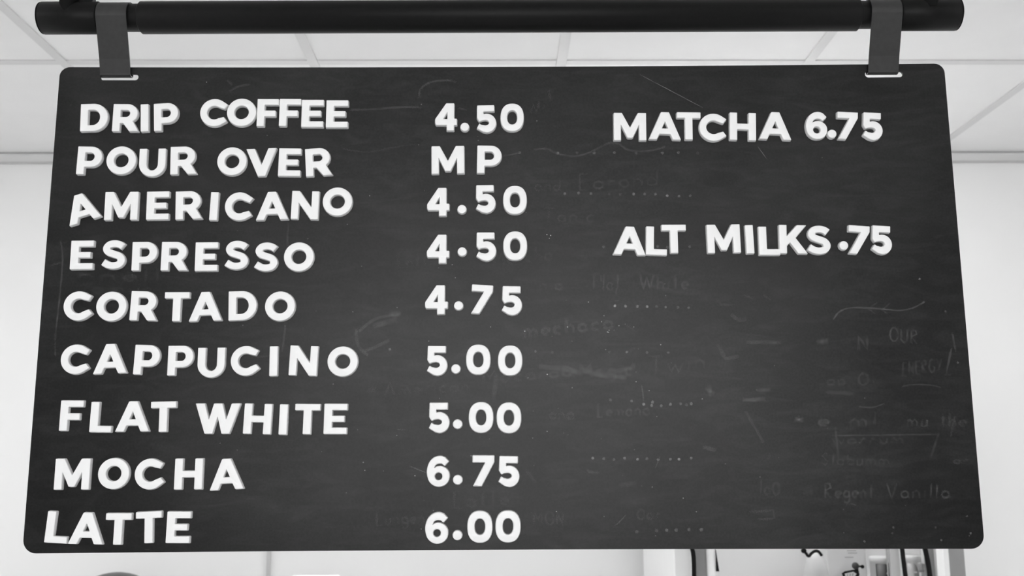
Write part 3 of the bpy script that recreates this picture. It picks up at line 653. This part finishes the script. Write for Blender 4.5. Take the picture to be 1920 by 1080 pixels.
cb('shelf', M['wplastic'], X(1300), X(1752), YC+.05, DB-.035, 1.055, 1.065)
cb('inner_frame', M['grey'], X(1305.5), X(1325), YC+.004, YC+.03, .2, ZT-.07)
cb('door_stile', M['wbright'], X(1325.5), X(1341), YC-.006, YC+.03, .2, ZT-.07, bev=.006)
cb('inner_frame', M['lgrey'], X(1671), X(1688), YC+.004, YC+.03, .2, ZT-.07)
cb('inner_frame', M['grey'], X(1743), X(1753.5), YC+.004, YC+.03, .2, ZT-.07)
cb('door_stile', M['wbright'], X(1754), X(1768.5), YC-.008, YC-.001, .12, ZT-.02, bev=.003)
cb('glass_pane', M['glass'], X(1348), X(1670.5), YC+.014, YC+.018, .2, ZT-.07)
cb('glass_pane', M['glass'], X(1698), X(1732), YC+.014, YC+.018, .2, ZT-.07)
def seal(pts, wpx):
    q = [P(x, y, YC-.006) for x, y in pts]; q = [q[0]+Vector((-.004, 0, .06))]+q
    q.append(Vector((q[-1].x+.01, q[-1].y, .75)))
    bm = bmesh.new(); tube(bm, q, wpx*.0013/2, 12, .6); o = obj('door_seal', bm, M['black'], None, True); cpp.append(o)
seal([(1296.5,1025),(1299,1034),(1300.5,1045),(1301.3,1060),(1301.5,1090)], 8)
seal([(1691,1025),(1692.3,1036),(1694.5,1055),(1697,1075),(1699,1090)], 8.5)
seal([(1733.5,1025),(1736.3,1037),(1739.5,1052),(1742,1067),(1744.5,1088)], 9.5)
q = [P(1341.3, 1030, YC), P(1347.8, 1071, YC), P(1342.5, 1071, YC)]; bm = bmesh.new()
va = [bm.verts.new(v+Vector((0, -.006, 0))) for v in q]; vb = [bm.verts.new(v+Vector((0, .002, 0))) for v in q]
bm.faces.new(va); bm.faces.new(vb[::-1])
for i in range(3): bm.faces.new((va[i], va[(i+1) % 3], vb[(i+1) % 3], vb[i]))
o = obj('hinge_wedge', bm, M['black']); cpp.append(o)
lp = cb('lamp_strip', M['cooler_lamp'], X(1360), X(1660), YC+.07, YC+.11, ZT-.075, ZT-.0605)
adopt(cool, cpp); tag(cool, 'white glass-door cooler with black door seals below the board at lower right', 'cooler')
ZS = 1.065
def hgt(py, Y): return P(1600, py, Y).z-ZS
# white jug with a dark arched handle
Y = YC+.16; c = P(1528, 1035, Y); jug = empty('milk_jug', (c.x, Y, ZS)); h = c.z-ZS
bm = bmesh.new(); lathe(bm, [(.030, 0), (.034, .006), (.034, h*.55), (.030, h*.78), (.020, h*.93), (.006, h)], n=32); obj('body', bm, M['wplastic'], jug, True)
pts = [(1504,1033),(1510,1036),(1516,1043),(1521,1038),(1528,1033.5),(1535,1034.5),(1541,1042)]
bm = bmesh.new(); tube(bm, [P(x, y, Y-.034)-Vector(jug.location) for x, y in sm(pts, 4)], .0036, 8); obj('handle', bm, M['black'], jug, True)
bm = bmesh.new(); bmesh.ops.create_icosphere(bm, subdivisions=2, radius=.0068, matrix=Matrix.Translation(P(1507, 1032.5, Y-.034)-Vector(jug.location))); obj('knob', bm, M['black'], jug, True)
tag(jug, 'white rounded jug with a dark arched handle inside the cooler', 'jug')
Y = YC+.20; a = P(1550, 1040, Y); b_ = P(1624, 1040, Y); ct = empty('milk_carton', ((a.x+b_.x)/2, Y, ZS)); hw = (b_.x-a.x)/2
bm = bmesh.new(); bx(bm, -hw, hw, 0, .09, 0, hgt(1018, Y), bev=.004); obj('box', bm, M['wplastic'], ct)
for k, (u, v, y) in enumerate(((1588,1605,1032.5),(1590,1607,1037),(1584,1600,1045))):
    p0 = P(u, y, Y); p1 = P(v, y, Y)
    bm = bmesh.new(); bx(bm, p0.x-ct.location.x, p1.x-ct.location.x, -.0006, .0004, p0.z-ZS-.0011, p0.z-ZS+.0011); obj('printed_line', bm, M['lgrey'], ct)
tag(ct, 'tall white carton with faint grey print standing in the cooler', 'carton')
# price clip: black ball joint, knob and framed tag
Y = YC+.12; c = P(1604, 1061, Y); pc = empty('price_clip', (c.x, Y, ZS)); L0 = Vector(pc.location)
bm = bmesh.new(); bmesh.ops.create_icosphere(bm, subdivisions=3, radius=.0088, matrix=Matrix.Translation(c-L0)); obj('ball_joint', bm, M['dark'], pc, True)
bm = bmesh.new(); bmesh.ops.create_icosphere(bm, subdivisions=2, radius=.0048, matrix=Matrix.Translation(P(1617, 1062.5, Y)-L0)); tube(bm, [P(1606, 1061, Y)-L0, P(1617, 1062.5, Y)-L0], .0022, 8); obj('knob', bm, M['black'], pc, True)
bm = bmesh.new(); tube(bm, [P(1605, 1063, Y)-L0, P(1607, 1074, Y)-L0, P(1606, 1100, Y)-L0, Vector((.0, 0, .012))], .005, 8); bx(bm, -.022, .022, -.02, .02, 0, .012); obj('stem', bm, M['black'], pc)
def quad(pts, y0, y1):
    bm = bmesh.new(); f_ = [bm.verts.new(P(x, y, y0)-L0) for x, y in pts]; k_ = [bm.verts.new(P(x, y, y1)-L0) for x, y in pts]
    bm.faces.new(f_); bm.faces.new(k_[::-1])
    for i in range(len(pts)): bm.faces.new((f_[i], f_[(i+1) % len(pts)], k_[(i+1) % len(pts)], k_[i]))
    return bm
obj('tag_frame', quad([(1578,1075),(1584,1071),(1601,1068),(1612,1076),(1608,1088),(1584,1090)], Y-.012, Y-.006), M['black'], pc)
tg = obj('paper_tag', quad([(1584,1075.5),(1600,1072),(1606,1076),(1602,1083),(1586,1084)], Y-.0135, Y-.0125), M['wbright'], pc)
for k in range(3):
    obj('tag_print', quad([(1588+k*5,1076.3-k*.6),(1590.5+k*5,1076-k*.6),(1590+k*5,1081-k*.6),(1587.5+k*5,1081.3-k*.6)], Y-.0142, Y-.0136), M['lgrey'], tg)
tag(pc, 'black price tag clip with ball joint and white tag in the cooler', 'price tag')
# white tub with dark rounded label, and its reflection as a second solid
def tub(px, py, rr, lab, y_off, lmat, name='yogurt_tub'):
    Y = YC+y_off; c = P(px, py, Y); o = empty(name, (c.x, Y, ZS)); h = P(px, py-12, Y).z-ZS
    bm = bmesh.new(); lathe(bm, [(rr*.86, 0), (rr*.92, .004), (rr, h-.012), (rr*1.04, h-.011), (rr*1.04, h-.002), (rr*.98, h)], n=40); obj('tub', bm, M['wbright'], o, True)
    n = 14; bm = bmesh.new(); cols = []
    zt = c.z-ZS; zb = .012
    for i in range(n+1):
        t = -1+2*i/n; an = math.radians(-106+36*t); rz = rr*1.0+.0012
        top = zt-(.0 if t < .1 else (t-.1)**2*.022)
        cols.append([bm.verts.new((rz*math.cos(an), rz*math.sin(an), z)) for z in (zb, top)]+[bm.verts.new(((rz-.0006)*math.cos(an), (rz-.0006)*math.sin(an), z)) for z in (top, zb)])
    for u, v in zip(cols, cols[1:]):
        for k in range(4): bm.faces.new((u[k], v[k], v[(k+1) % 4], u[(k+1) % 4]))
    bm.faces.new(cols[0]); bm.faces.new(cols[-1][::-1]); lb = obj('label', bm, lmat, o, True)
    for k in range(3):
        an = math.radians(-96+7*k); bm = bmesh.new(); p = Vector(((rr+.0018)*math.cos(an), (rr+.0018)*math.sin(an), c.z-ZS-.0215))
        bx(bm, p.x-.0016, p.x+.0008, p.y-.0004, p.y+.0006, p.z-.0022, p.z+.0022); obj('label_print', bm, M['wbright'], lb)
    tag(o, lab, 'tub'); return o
tub(1656, 1055.5, .032, 'white tub with a dark rounded label inside the cooler', .12, M['dark'])
tub(1709, 1054, .020, 'small white tub with grey label between the two right door seals', .10, M['lgrey'])  # reflection of the dark label, modelled as a solid
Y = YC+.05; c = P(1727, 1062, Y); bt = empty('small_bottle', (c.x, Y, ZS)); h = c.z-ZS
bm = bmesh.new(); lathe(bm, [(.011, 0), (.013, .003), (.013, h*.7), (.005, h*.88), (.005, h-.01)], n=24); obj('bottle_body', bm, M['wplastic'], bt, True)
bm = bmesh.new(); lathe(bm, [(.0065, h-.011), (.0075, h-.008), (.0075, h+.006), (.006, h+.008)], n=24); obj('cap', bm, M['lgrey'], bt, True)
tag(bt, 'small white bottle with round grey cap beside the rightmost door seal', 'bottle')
